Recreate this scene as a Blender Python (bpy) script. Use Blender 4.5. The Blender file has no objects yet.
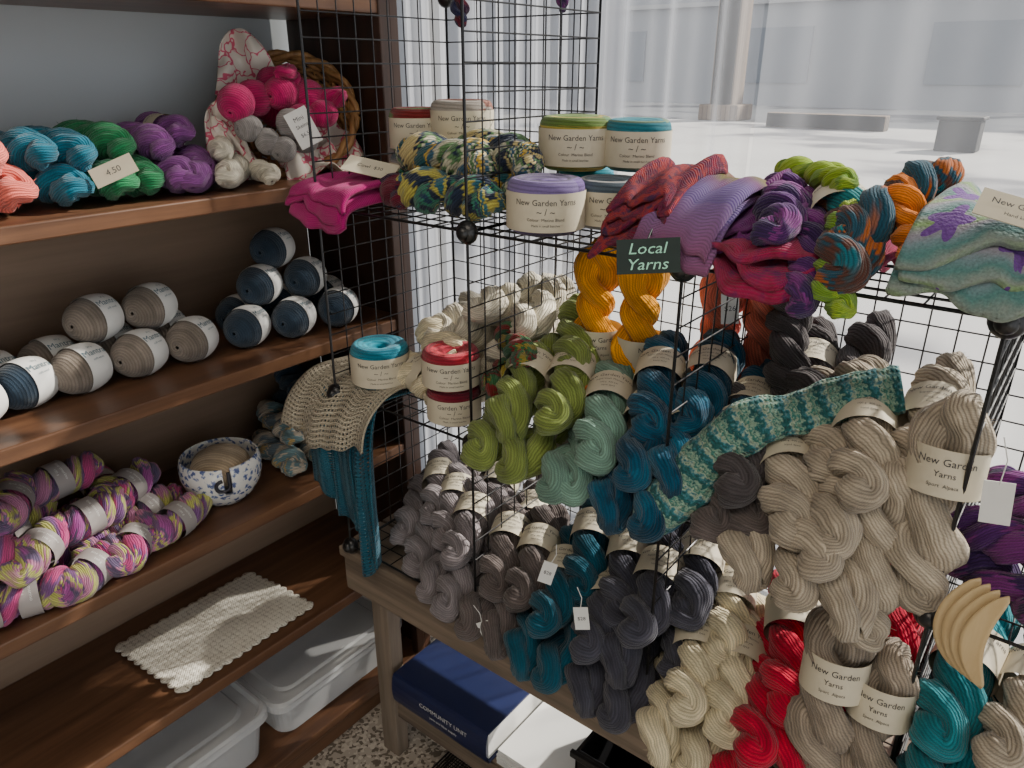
import bpy, bmesh, math, random
from mathutils import Vector, Matrix, Euler
random.seed(7)
pi=math.pi; tau=2*pi
SC=bpy.context.scene
COL=SC.collection
# ------------------------------------------------------------------ camera
cam=bpy.data.cameras.new('camera'); co=bpy.data.objects.new('camera',cam); COL.objects.link(co)
cam.sensor_width=36; cam.lens=754/1024*36; cam.clip_end=200; cam.clip_start=.02
f=Vector((-0.616*0.9225,0.788*0.9225,-0.386))
co.location=(0,0,1.63); co.rotation_euler=f.to_track_quat('-Z','Y').to_euler()
SC.camera=co
# ------------------------------------------------------------------ node helpers
class N:
    def __init__(s,name):
        s.m=bpy.data.materials.new(name); s.m.use_nodes=True; s.t=s.m.node_tree; s.n=s.t.nodes; s.l=s.t.links
        s.b=s.n['Principled BSDF']; s.o=s.n['Material Output']
    def new(s,t,**k):
        x=s.n.new(t)
        for a,b in k.items(): setattr(x,a,b)
        return x
    def link(s,a,b): s.l.new(a,b)
    def math(s,op,a,b=None,c=None):
        x=s.n.new('ShaderNodeMath'); x.operation=op
        for i,v in enumerate((a,b,c)):
            if v is None: continue
            if isinstance(v,(int,float)): x.inputs[i].default_value=v
            else: s.l.new(v,x.inputs[i])
        return x.outputs[0]
    def comb(s,a,b,c=0.0):
        x=s.n.new('ShaderNodeCombineXYZ')
        for i,v in enumerate((a,b,c)):
            if isinstance(v,(int,float)): x.inputs[i].default_value=v
            else: s.l.new(v,x.inputs[i])
        return x.outputs[0]
    def noise(s,vec,scale,detail=3,rough=.5):
        x=s.n.new('ShaderNodeTexNoise'); x.inputs['Scale'].default_value=scale; x.inputs['Detail'].default_value=detail; x.inputs['Roughness'].default_value=rough
        if vec is not None: s.l.new(vec,x.inputs['Vector'])
        return x.outputs['Fac']
    def ramp(s,fac,stops,interp='LINEAR'):
        x=s.n.new('ShaderNodeValToRGB'); x.color_ramp.interpolation=interp
        e=x.color_ramp.elements
        while len(e)<len(stops): e.new(.5)
        for i,(p,c) in enumerate(stops): e[i].position=p; e[i].color=(*c,1)
        s.l.new(fac,x.inputs[0]); return x.outputs[0]
    def mul(s,col,fac):
        x=s.n.new('ShaderNodeVectorMath'); x.operation='SCALE'
        if isinstance(col,tuple): x.inputs[0].default_value=col
        else: s.l.new(col,x.inputs[0])
        s.l.new(fac,x.inputs['Scale']); return x.outputs[0]
    def bump(s,h,strength=.5,dist=.002):
        x=s.n.new('ShaderNodeBump'); x.inputs['Strength'].default_value=strength; x.inputs['Distance'].default_value=dist
        s.l.new(h,x.inputs['Height']); s.l.new(x.outputs[0],s.b.inputs['Normal'])
    def obj(s): return s.new('ShaderNodeTexCoord').outputs['Object']
    def uv(s):
        x=s.new('ShaderNodeTexCoord'); y=s.new('ShaderNodeSeparateXYZ'); s.l.new(x.outputs['UV'],y.inputs[0]); return y.outputs[0],y.outputs[1]
    def base(s,c,rough=.6):
        if isinstance(c,tuple): s.b.inputs['Base Color'].default_value=(*c,1)
        else: s.l.new(c,s.b.inputs['Base Color'])
        s.b.inputs['Roughness'].default_value=rough

def plain(name,c,rough=.6,var=.15,scale=30,metal=0,bump=0):
    n=N(name); nz=n.noise(n.obj(),scale)
    n.base(n.mul(c,n.math('MULTIPLY_ADD',nz,2*var,1-var)),rough); n.b.inputs['Metallic'].default_value=metal
    if bump: n.bump(nz,bump,.002)
    return n.m

def yarn(name,cols,k=30,m=5,scale=7,sheen=.2,contrast=.42,ply=230,dist=5.0):
    """spun yarn: many separate threads follow the strand UVs; one colour or a hand-dyed palette"""
    n=N(name); u,v=n.uv()
    nz=n.noise(n.obj(),30,3)
    ph=n.math('ADD',n.math('MULTIPLY',v,float(k)),n.math('ADD',n.math('MULTIPLY',u,float(m)),n.math('MULTIPLY',nz,dist/tau*3)))
    s01=n.math('MULTIPLY_ADD',n.math('SINE',n.math('MULTIPLY',ph,tau)),.5,.5)
    s01=n.math('POWER',s01,.5)
    tid=n.noise(n.comb(n.math('FLOOR',n.math('ADD',ph,.25)),n.math('MULTIPLY',u,6.0)),.9,1)     # per-thread tone
    pl=n.math('MULTIPLY_ADD',n.math('SINE',n.math('MULTIPLY_ADD',u,tau*ply,n.math('MULTIPLY',ph,tau*1.0))),.5,.5)
    oi=n.new('ShaderNodeObjectInfo'); r=n.math('MULTIPLY',oi.outputs['Random'],17.3)
    fz=n.noise(n.obj(),700,2)
    if len(cols)==1:
        add=n.new('ShaderNodeVectorMath'); add.operation='ADD'; n.link(n.obj(),add.inputs[0]); n.link(n.comb(r,r,r),add.inputs[1])
        c=cols[0]
        col=n.ramp(n.noise(add.outputs[0],22,2),[(.3,tuple(x*.72 for x in c)),(.7,tuple(min(1,x*1.22) for x in c))])
    else:
        # dye runs along the strand, bleeding a little from thread to thread
        nn=n.noise(n.comb(n.math('ADD',n.math('MULTIPLY_ADD',u,float(scale),n.math('MULTIPLY',tid,.9)),r),n.math('MULTIPLY',v,1.2),r),1.0,1,.4); L=len(cols); st=[]
        for i,c in enumerate(cols):
            a=.30+.40*i/L; b=.30+.40*(i+1)/L
            st.append((a+.012,c)); st.append((b-.012,c))
        col=n.ramp(nn,st)
    val=n.math('MULTIPLY',n.math('MULTIPLY_ADD',s01,contrast,1-contrast),n.math('MULTIPLY_ADD',tid,1.0,.53))
    val=n.math('MULTIPLY',val,n.math('MULTIPLY_ADD',pl,.14,.90))
    val=n.math('MULTIPLY',val,n.math('MULTIPLY_ADD',fz,.5,.78))
    col=n.mul(col,val)
    n.base(col,.95)
    n.b.inputs['Sheen Weight'].default_value=sheen
    n.b.inputs['Sheen Roughness'].default_value=.5
    n.b.inputs['Specular IOR Level'].default_value=.08
    h=n.math('ADD',s01,n.math('ADD',n.math('MULTIPLY',tid,.9),n.math('ADD',n.math('MULTIPLY',pl,.18),n.math('MULTIPLY',fz,.6))))
    n.bump(h,.75,.0014)
    return n.m

def wood(name,c1,c2,axis=1,rough=.4,grain=1.0,bump=.15):
    n=N(name); mp=n.new('ShaderNodeMapping'); n.link(n.obj(),mp.inputs[0])
    sc=[28,28,28]; sc[axis]=1.6; mp.inputs['Scale'].default_value=[x*grain for x in sc]
    nz=n.noise(mp.outputs[0],1.0,6,.65)
    n.base(n.ramp(nz,[(.3,c1),(.7,c2)]),rough); n.bump(nz,bump,.002)
    return n.m

# ------------------------------------------------------------------ mesh helpers
def mkobj(name,verts,faces,mat=None,smooth=False,parent=None,uvs=None,loc=(0,0,0),rot=(0,0,0),mats=None,fmat=None):
    me=bpy.data.meshes.new(name); me.from_pydata([tuple(v) for v in verts],[],faces)
    if uvs:
        l=me.uv_layers.new(name='UVMap')
        for p in me.polygons:
            for li,uv in zip(p.loop_indices,uvs[p.index]): l.data[li].uv=uv
    for m in (mats or ([mat] if mat else [])): me.materials.append(m)
    if fmat:
        for p,i in zip(me.polygons,fmat): p.material_index=i
    if smooth: me.polygons.foreach_set('use_smooth',[True]*len(me.polygons))
    me.update()
    o=bpy.data.objects.new(name,me); COL.objects.link(o); o.location=loc; o.rotation_euler=rot
    if parent: o.parent=parent
    return o
def inst(name,me,mat,parent,loc,rot,scale=1):
    o=bpy.data.objects.new(name,me); COL.objects.link(o); o.location=loc; o.rotation_euler=rot
    o.scale=(scale,)*3 if isinstance(scale,(int,float)) else scale
    if mat:
        o.material_slots[0].link='OBJECT'; o.material_slots[0].material=mat
    o.parent=parent; return o
def empty(name,loc=(0,0,0)):
    o=bpy.data.objects.new(name,None); COL.objects.link(o); o.location=loc; o.empty_display_size=.05; return o
class MB:
    def __init__(s): s.v=[];s.f=[];s.mi=[]
    def add(s,v,f,mi=0):
        b=len(s.v); s.v+=list(v); s.f+=[tuple(i+b for i in x) for x in f]; s.mi+=[mi]*len(f)
    def box(s,a,b,mi=0,bev=0):
        x0,y0,z0=[min(a[i],b[i]) for i in range(3)]; x1,y1,z1=[max(a[i],b[i]) for i in range(3)]
        s.add([(x0,y0,z0),(x1,y0,z0),(x1,y1,z0),(x0,y1,z0),(x0,y0,z1),(x1,y0,z1),(x1,y1,z1),(x0,y1,z1)],
              [(0,3,2,1),(4,5,6,7),(0,1,5,4),(1,2,6,5),(2,3,7,6),(3,0,4,7)],mi)
    def tube(s,pts,r,n=6,mi=0,closed=False,cap=True):
        v,fc,_=tube(pts,[r]*len(pts) if isinstance(r,(int,float)) else r,n,closed); s.add(v,fc,mi)
        if cap and not closed:
            b=len(s.v)-len(v); s.f.append(tuple(b+i for i in range(n))[::-1]); s.mi.append(mi)
            e=b+len(v)-n; s.f.append(tuple(e+i for i in range(n))); s.mi.append(mi)
    def sphere(s,c,r,nu=14,nv=9,mi=0,sc=(1,1,1)):
        v=[];fc=[]
        for j in range(nv+1):
            t=pi*j/nv
            for i in range(nu):
                a=tau*i/nu; v.append((c[0]+r*sc[0]*math.sin(t)*math.cos(a),c[1]+r*sc[1]*math.sin(t)*math.sin(a),c[2]+r*sc[2]*math.cos(t)))
        for j in range(nv):
            for i in range(nu): fc.append((j*nu+i,(j+1)*nu+i,(j+1)*nu+(i+1)%nu,j*nu+(i+1)%nu))
        s.add(v,fc,mi)
    def obj(s,name,mats,smooth=False,parent=None,bevel=0,**k):
        if not isinstance(mats,(list,tuple)): mats=[mats]
        o=mkobj(name,s.v,s.f,mats=mats,fmat=s.mi,smooth=smooth,parent=parent,**k)
        if bevel:
            m=o.modifiers.new('b','BEVEL'); m.width=bevel; m.segments=2; m.limit_method='ANGLE'
        return o
def tube(pts,radii,n,closed=False,wob=None):
    pts=[Vector(p) for p in pts]; K=len(pts); V=[];F=[];UV=[]
    T=[]
    for i in range(K):
        a=pts[(i-1)%K] if (closed or i>0) else pts[i]; b=pts[(i+1)%K] if (closed or i<K-1) else pts[i]
        t=(b-a); T.append(t.normalized() if t.length>1e-9 else Vector((0,0,1)))
    ref=Vector((0,0,1)) if abs(T[0].z)<.9 else Vector((1,0,0))
    nrm=(ref-T[0]*ref.dot(T[0])).normalized(); NR=[nrm]
    for i in range(1,K):
        q=T[i-1].rotation_difference(T[i]); nrm=q@nrm; nrm=(nrm-T[i]*nrm.dot(T[i])).normalized(); NR.append(nrm)
    tw=0
    if closed:
        q=T[-1].rotation_difference(T[0]); e=q@NR[-1]
        tw=math.atan2(T[0].dot(e.cross(NR[0])),e.dot(NR[0]))
    for i in range(K):
        b=T[i].cross(NR[i]); off=tw*i/K
        for j in range(n):
            a=tau*j/n+off; r=radii[i]*(wob(i/K,tau*j/n) if wob else 1)
            V.append(pts[i]+(NR[i]*math.cos(a)+b*math.sin(a))*r)
    R=K if closed else K-1
    for i in range(R):
        for j in range(n):
            i2=(i+1)%K; j2=(j+1)%n
            F.append((i*n+j,i*n+j2,i2*n+j2,i2*n+j))
            UV.append(((i/K,j/n),(i/K,(j+1)/n),((i+1)/K,(j+1)/n),((i+1)/K,j/n)))
    return V,F,UV
# ------------------------------------------------------------------ text -> flat polygons
_tc={}
def textpoly(s,size):
    if s not in _tc:
        cu=bpy.data.curves.new('txt','FONT'); cu.body=s; cu.size=1; cu.align_x='CENTER'; cu.align_y='CENTER'; cu.resolution_u=2
        o=bpy.data.objects.new('txt',cu); COL.objects.link(o)
        bpy.context.view_layer.update()
        dg=bpy.context.evaluated_depsgraph_get(); me=o.evaluated_get(dg).to_mesh()
        _tc[s]=([v.co.copy() for v in me.vertices],[tuple(p.vertices) for p in me.polygons])
        o.evaluated_get(dg).to_mesh_clear(); bpy.data.objects.remove(o); bpy.data.curves.remove(cu)
    v,fc=_tc[s]; return [(a.x*size,a.y*size) for a in v],fc
INK=plain('ink',(.05,.05,.06),.7)
INKB=plain('ink_blue',(.10,.18,.22),.7)
PAPER=plain('label_paper',(.60,.54,.41),.7,.08)
PAPERW=plain('label_white',(.72,.72,.70),.6,.04)
# ------------------------------------------------------------------ hank prototypes
L0=.235
def hank_mesh(seed,droop=0.0,turns=1.6,L=L0,R=.0198,rs=.0225):
    rd=random.Random(seed); K=132; pts=[];rad=[]
    ph0=rd.random()*tau; p1,p2,p3=[rd.random()*tau for _ in range(3)]
    bx=rd.uniform(-.014,.014)
    for i in range(K):
        th=tau*i/K
        s=L/2*math.cos(th); w=math.sin(th); w=math.copysign(abs(w)**.55,w)
        sq=1-.15*math.exp(-(s/.032)**2)
        fl=(1+.16*math.sin(s*45+p1))*sq
        phi=ph0+tau*turns*(s/L)+.35*math.sin(s*60+p2)
        lat=R*w*fl
        x=lat*math.cos(phi); z=lat*math.sin(phi)*.85
        x+=bx*math.cos(pi*s/L*1.2)
        if s<0: z-=droop*(s/(L/2))**2
        pts.append((x,s,z))
        rad.append(rs*sq*(.88+.12*abs(math.sin(th)))*(1+.12*math.sin(th*5+p2))*(1+.06*math.sin(th*11+p3)))
    wob=lambda u,a:1+.07*math.sin(2*a+tau*4*u+p1)+.06*math.sin(5*a+tau*3*u+p3)+.05*math.sin(9*a-tau*6*u)+.04*math.sin(3*a+tau*13*u)
    v,fc,uv=tube(pts,rad,28,True,wob)
    # stray fibres: short tapering slivers standing off the surface
    nv=len(v)
    for _ in range(520):
        i=rd.randrange(nv); c=Vector(pts[i//28]); p=Vector(v[i]); nn=(p-c).normalized()
        tg=Vector((rd.uniform(-1,1),rd.uniform(-1,1),rd.uniform(-1,1))).normalized()
        w=nn.cross(tg).normalized()*.00022; ln=rd.uniform(.003,.008)
        mid=p+nn*ln*.35+tg*ln*.4; tip=p+nn*ln*.5+tg*ln
        b=len(v); v+=[p-w,p+w,mid+w*.8,mid-w*.8,tip]; fc+=[(b,b+1,b+2,b+3),(b+3,b+2,b+4)]
        q=((i//28)/K,(i%28)/28); uv+=[(q,)*4,(q,)*3]
    me=bpy.data.meshes.new('hank'); me.from_pydata([tuple(a) for a in v],[],fc)
    l=me.uv_layers.new(name='UVMap')
    for p in me.polygons:
        for li,q in zip(p.loop_indices,uv[p.index]): l.data[li].uv=q
    me.materials.append(PAPER); me.polygons.foreach_set('use_smooth',[True]*len(fc)); me.update()
    return me
HM=[hank_mesh(i,droop=[0,.015,.025,.008,.03,.0][i%6],turns=[1.9,2.3,1.8,2.5,2.1,2.2][i%6]) for i in range(6)]
HMV=[hank_mesh(20+i,0,[1.9,2.2][i]) for i in range(2)]
def band_mesh(rx,rz,w,lines,txtang=0,seed=0):
    mb=MB(); n=36
    v=[];fc=[]
    for j,y in enumerate((-w/2,w/2)):
        for i in range(n):
            a=tau*i/n; v.append((rx*math.sin(a),y,rz*math.cos(a)))
    for i in range(n): fc.append((i,(i+1)%n,n+(i+1)%n,n+i))
    mb.add(v,fc,0)
    for (t,size,yy,mi) in lines:
        tv,tf=textpoly(t,size); vv=[]
        for (x,y) in tv:
            a=x/rz+txtang; vv.append(((rx+.0006)*math.sin(a),y+yy,(rz+.0006)*math.cos(a)))
        mb.add(vv,tf,mi)
    me=bpy.data.meshes.new('band'); me.from_pydata(mb.v,[],mb.f)
    for m in (PAPER,INK): me.materials.append(m)
    for p,i in zip(me.polygons,mb.mi): p.material_index=i
    me.polygons.foreach_set('use_smooth',[i==0 for i in mb.mi]); me.update(); return me
BAND=band_mesh(.0415,.0405,.058,[('New Garden Yarns',.0105,.015,1),('Superwash Merino',.006,.004,1),('100 g  400 yds',.005,-.006,1),('hand dyed',.005,-.015,1)])
BANDV=band_mesh(.0415,.0415,.055,[('New Garden',.012,.013,1),('Yarns',.010,-.001,1),('Sport  Alpaca',.006,-.014,1)])
def hank(parent,mat,x,y,z,az=0,el=0,roll=0,s=1.0,label=True,proto=None,vert=False,lab_off=.0):
    i=len(parent.children)
    if vert:
        me=HMV[i%2]; M=Matrix.Rotation(math.radians(az),4,'Z')@Matrix.Rotation(math.radians(90+el),4,'X')@Matrix.Rotation(math.radians(roll),4,'Y')
    else:
        me=HM[(proto if proto is not None else random.randrange(6))]; M=Matrix.Rotation(math.radians(az),4,'Z')@Matrix.Rotation(math.radians(el),4,'X')@Matrix.Rotation(math.radians(roll),4,'Y')
    e=M.to_euler()
    o=inst('hank_%d'%i,me,mat,parent,(x,y,z),e,s)
    if label:
        c=Vector((x,y,z))+M@Vector((0,lab_off,0))
        inst('paper_label_%d'%i,BANDV if vert else BAND,None,parent,c,e,s)
    return o
# ------------------------------------------------------------------ cake
def lathe(prof,n=40):
    V=[];F=[];UV=[];K=len(prof)
    for i,(r,z) in enumerate(prof):
        for j in range(n):
            a=tau*j/n; V.append((r*math.cos(a),r*math.sin(a),z))
    for i in range(K-1):
        for j in range(n):
            j2=(j+1)%n; F.append((i*n+j,i*n+j2,(i+1)*n+j2,(i+1)*n+j))
            UV.append(((i/(K-1),j/n),(i/(K-1),(j+1)/n),((i+1)/(K-1),(j+1)/n),((i+1)/(K-1),j/n)))
    return V,F,UV
def cake(name,mat,x,y,z,r=.058,h=.082,face=None,title='New Garden Yarns',lab=(.1,.8)):
    """wound yarn cake: rounded drum with a dimpled centre and a printed wrap; z = underside"""
    p=empty(name,(x,y,z))
    prof=[(.004,0),(r*.8,0),(r*.96,.006)]
    for t in range(9): prof.append((r*(1+.02*math.sin(pi*t/8)),.008+(h-.02)*t/8))
    prof+=[(r*.97,h-.006),(r*.9,h-.001),(r*.78,h+.001),(r*.6,h-.001),(r*.42,h-.004),(r*.27,h-.008),(r*.17,h-.018),(r*.14,h-.05),(.001,h-.055)]
    v,fc,uv=lathe(prof,44)
    mkobj('wound_yarn',v,fc,mat,True,p,uv)
    z0,z1=h*lab[0],h*lab[1]; rr=r*1.035; mb=MB(); n=44
    vv=[(rr*math.cos(tau*i/n),rr*math.sin(tau*i/n),zz) for zz in (z0,z1) for i in range(n)]
    mb.add(vv,[(i,(i+1)%n,n+(i+1)%n,n+i) for i in range(n)],0)
    fa=math.atan2(-y,-x) if face is None else math.radians(face)
    zc=(z0+z1)/2
    for t,sz,dz in ((title,.0125,.016),('~ / ~',.014,.002),('Colour  Merino Blend',.0065,-.010),('Made in small batches',.005,-.019)):
        tv,tf=textpoly(t,sz); mb.add([((rr+.0006)*math.cos(fa+a/rr),(rr+.0006)*math.sin(fa+a/rr),zc+b+dz*(h/.085)) for a,b in tv],tf,1)
    mb.obj('paper_label',[PAPER,INK],True,p)
    return p
# ------------------------------------------------------------------ labelled ball
def ball_mesh(a=.054,r=.0430,seed=0):
    rd=random.Random(seed); prof=[]
    K=20
    for i in range(K+1):
        t=pi*i/K; s=-math.cos(t); rr=r*abs(math.sin(t))**.80
        if i in(0,K): rr=.003
        prof.append((rr*(1+.02*rd.uniform(-1,1)),a*s*(.93 if i in(0,K) else 1)))
    v,fc,uv=lathe(prof,32)
    v=[(x,z,y) for x,y,z in v]
    me=bpy.data.meshes.new('ball'); me.from_pydata(v,[],fc)
    l=me.uv_layers.new(name='UVMap')
    for p in me.polygons:
        for li,q in zip(p.loop_indices,uv[p.index]): l.data[li].uv=q
    me.materials.append(PAPER); me.polygons.foreach_set('use_smooth',[True]*len(fc)); me.update(); return me
BALLM=ball_mesh()
def ballband(lines,w=.05,r=.0438,mats=None,y0=0,aa=.062):
    mb=MB(); n=36; K=6; v=[];fc=[]
    for j in range(K+1):
        y=y0-w/2+w*j/K; rr=r*math.sqrt(max(.01,1-(y/aa)**2))**.8+.0008
        for i in range(n):
            a=tau*i/n; v.append((rr*math.sin(a),y,rr*math.cos(a)))
    for j in range(K):
        for i in range(n): fc.append((j*n+i,j*n+(i+1)%n,(j+1)*n+(i+1)%n,(j+1)*n+i))
    mb.add(v,fc,0)
    for t,size,off in lines:
        tv,tf=textpoly(t,size); vv=[]
        for x,y in tv:
            al=-(y+off)/r; rr=r*math.sqrt(max(.01,1-((x+y0)/aa)**2))**.8+.0020
            vv.append((rr*math.sin(al),x+y0,rr*math.cos(al)))
        mb.add(vv,tf,1)
    me=bpy.data.meshes.new('band'); me.from_pydata(mb.v,[],mb.f)
    for m in mats: me.materials.append(m)
    for p,i in zip(me.polygons,mb.mi): p.material_index=i
    me.polygons.foreach_set('use_smooth',[i==0 for i in mb.mi]); me.update(); return me
BB=ballband([('Mantra',.0165,.0),('soft wool',.006,-.013),('50 g',.006,.013)],w=.048,mats=(PAPERW,INKB),y0=.010)
TAUPEL=plain('label_taupe',(.34,.31,.30),.6,.05)
def ball(parent,mat,x,y,z,az=0,roll=0,el=0,s=1.0,band=None):
    i=len(parent.children)
    M=Matrix.Rotation(math.radians(az),4,'Z')@Matrix.Rotation(math.radians(el),4,'X')@Matrix.Rotation(math.radians(roll),4,'Y'); e=M.to_euler()
    inst('ball_%d'%i,BALLM,mat,parent,(x,y,z),e,s)
    if band: inst('paper_band_%d'%i,band,None,parent,(x,y,z),e,s)
# ------------------------------------------------------------------ cloth
def cloth(name,fn,nu,nv,mat,thick=.004,parent=None,uvs=(1,1)):
    V=[];F=[];UV=[]
    for j in range(nv+1):
        for i in range(nu+1): V.append(fn(i/nu,j/nv))
    for j in range(nv):
        for i in range(nu):
            a=j*(nu+1)+i; F.append((a,a+1,a+nu+2,a+nu+1))
            UV.append(((i/nu*uvs[0],j/nv*uvs[1]),((i+1)/nu*uvs[0],j/nv*uvs[1]),((i+1)/nu*uvs[0],(j+1)/nv*uvs[1]),(i/nu*uvs[0],(j+1)/nv*uvs[1])))
    o=mkobj(name,V,F,mat,True,parent,UV)
    if thick:
        m=o.modifiers.new('s','SOLIDIFY'); m.thickness=thick; m.offset=0
    return o
def path(pts):
    P=[Vector(p) for p in pts]; Q=[]
    for i in range(len(P)-1):
        p0=P[max(0,i-1)];p1=P[i];p2=P[i+1];p3=P[min(len(P)-1,i+2)]
        for k in range(12):
            t=k/12; Q.append(.5*((2*p1)+(-p0+p2)*t+(2*p0-5*p1+4*p2-p3)*t*t+(-p0+3*p1-3*p2+p3)*t**3))
    Q.append(P[-1]); D=[0]
    for i in range(1,len(Q)): D.append(D[-1]+(Q[i]-Q[i-1]).length)
    def g(t):
        d=t*D[-1]
        for i in range(1,len(D)):
            if D[i]>=d-1e-9:
                k=(d-D[i-1])/max(1e-9,D[i]-D[i-1]); return Q[i-1].lerp(Q[i],k)
        return Q[-1]
    return g
def knit(name,cols,ku=60,kv=60,scale=8,contrast=.5,lace=False,interp='LINEAR',rough=.9,bands=None,kn=1.0):
    n=N(name); u,v=n.uv()
    a=n.math('SINE',n.math('MULTIPLY',u,tau*ku)); 
    b=n.math('SINE',n.math('ADD',n.math('MULTIPLY',v,tau*kv),n.math('MULTIPLY',n.math('ABSOLUTE',a),1.5)))
    h=n.math('MULTIPLY_ADD',n.math('ADD',n.math('ABSOLUTE',a),b),.25,.4)
    nn=n.noise(n.obj(),scale,3,.55)
    if bands:
        src={'u':u,'v':v}[bands[0]]
        ph=n.math('FRACT',n.math('ADD',n.math('MULTIPLY',src,float(bands[1])),n.math('MULTIPLY',nn,bands[2])))
        K=len(cols); col=n.ramp(ph,[(i/K,c) for i,c in enumerate(cols)],'LINEAR')
    elif len(cols)==1: col=n.ramp(nn,[(.3,tuple(x*.8 for x in cols[0])),(.7,cols[0])])
    else:
        K=len(cols); col=n.ramp(nn,[(.3+.4*i/(K-1),c) for i,c in enumerate(cols)],interp)
    n.base(n.mul(col,n.math('MULTIPLY_ADD',h,contrast,1-contrast*.6)),rough)
    n.b.inputs['Sheen Weight'].default_value=.15; n.b.inputs['Specular IOR Level'].default_value=.15
    n.bump(n.math('ADD',h,n.math('MULTIPLY',n.noise(n.obj(),300,2),.4)),kn,.0025)
    if lace:
        aa=n.math('SINE',n.math('MULTIPLY',u,tau*lace[0])); bb=n.math('SINE',n.math('MULTIPLY',v,tau*lace[1]))
        hole=n.math('LESS_THAN',n.math('ABSOLUTE',n.math('MULTIPLY',aa,bb)),lace[2])
        n.link(hole,n.b.inputs['Alpha'])
    return n.m

# ================================================================== ROOM
WALLX=-1.615; YC=1.46; YW=1.60
M_wall=plain('wall_paint',(.50,.54,.56),.8,.03,4)
n=N('terrazzo_floor'); vo=n.new('ShaderNodeTexVoronoi'); vo.inputs['Scale'].default_value=130; n.link(n.obj(),vo.inputs[0])
n.base(n.mul(n.ramp(n.math('MULTIPLY',vo.outputs['Color'],1.0),[(.0,(.16,.13,.10)),(.35,(.46,.40,.33)),(.7,(.62,.56,.47)),(1,(.74,.70,.62))],'CONSTANT'),n.math('MULTIPLY_ADD',n.noise(n.obj(),3),.3,.8)),.5)
M_floor=n.m
mb=MB(); mb.box((WALLX,-3,-.05),(3,YW,0)); mb.obj('floor',M_floor)
mb=MB(); mb.box((WALLX-.1,-3,0),(WALLX,YW+.1,2.8)); mb.obj('wall_left',M_wall)
mb=MB(); mb.box((WALLX,-3.1,0),(3,-3,2.8)); mb.obj('wall_back',M_wall)
mb=MB(); mb.box((WALLX,-3,2.8),(3,YW+.1,2.9)); mb.obj('ceiling',plain('ceiling_paint',(.6,.6,.58),.9,.03))
mb=MB(); mb.box((WALLX,YW,0),(3,YW+.12,.35)); mb.box((WALLX,YW,2.55),(3,YW+.12,2.8)); mb.box((2.2,YW,.35),(3,YW+.12,2.55))
mb.obj('wall_window',M_wall)
mb=MB()
for x in (WALLX+.03,2.17): mb.box((x-.03,YW+.02,.35),(x+.03,YW+.09,2.55))
mb.box((WALLX,YW+.02,.35),(2.2,YW+.09,.41)); mb.box((WALLX,YW+.02,2.5),(2.2,YW+.09,2.55)); mb.box((.75,YW+.03,.41),(.80,YW+.08,2.5))
mb.box((WALLX,YW-.06,.32),(2.2,YW+.02,.35))
mb.obj('window_1',plain('window_frame',(.45,.45,.44),.4,.03),bevel=.004)
def sheer(name,transp,col=(.86,.87,.90),transl=.55):
    n=N(name); n.n.remove(n.b)
    tr=n.new('ShaderNodeBsdfTransparent'); d=n.new('ShaderNodeBsdfDiffuse'); t=n.new('ShaderNodeBsdfTranslucent')
    d.inputs[0].default_value=(*col,1); t.inputs[0].default_value=(*[c*.85 for c in col],1)
    m1=n.new('ShaderNodeMixShader'); m1.inputs[0].default_value=transl; n.link(d.outputs[0],m1.inputs[1]); n.link(t.outputs[0],m1.inputs[2])
    m2=n.new('ShaderNodeMixShader'); n.link(m1.outputs[0],m2.inputs[1]); n.link(tr.outputs[0],m2.inputs[2])
    uvn=n.new('ShaderNodeTexCoord'); nz=n.noise(uvn.outputs['Object'],6,3)
    lw=n.new('ShaderNodeLayerWeight'); lw.inputs[0].default_value=.35
    fac=n.math('SUBTRACT',transp+.04,n.math('MULTIPLY',lw.outputs['Facing'],transp*.8)); fac=n.math('ADD',fac,n.math('MULTIPLY',n.math('SUBTRACT',nz,.5),.10))
    fac=n.math('MAXIMUM',fac,.02)
    n.link(fac,m2.inputs[0]); n.link(m2.outputs[0],n.o.inputs[0]); return n.m
S1=sheer('sheer_dense',.22,(.44,.46,.51)); S2=sheer('sheer_light',.72,(.46,.48,.53))
def curtain(x0,x1,mat,pl,amp,seed,y=YC):
    rd=random.Random(seed); ph=[rd.random()*tau for _ in range(4)]
    def fn(u,v):
        x=x0+(x1-x0)*u; z=2.5-2.2*v
        a=amp*(math.sin(tau*pl*u+ph[0]+.6*math.sin(v*2+ph[1]))+.5*math.sin(tau*pl*2.3*u+ph[2]+v)+.3*math.sin(tau*pl*.37*u+ph[3]+v*1.5))
        return (x+.3*amp*math.cos(tau*pl*u+ph[0]),y+a,z)
    return cloth('sheer_curtain',fn,int(abs(x1-x0)*150),14,mat,0)
curtain(-1.60,-.86,S1,13,.014,1)
curtain(-.93,-.585,S2,3,.010,2,YC+.03)
curtain(-.565,1.9,S2,13,.009,3,YC)
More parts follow.
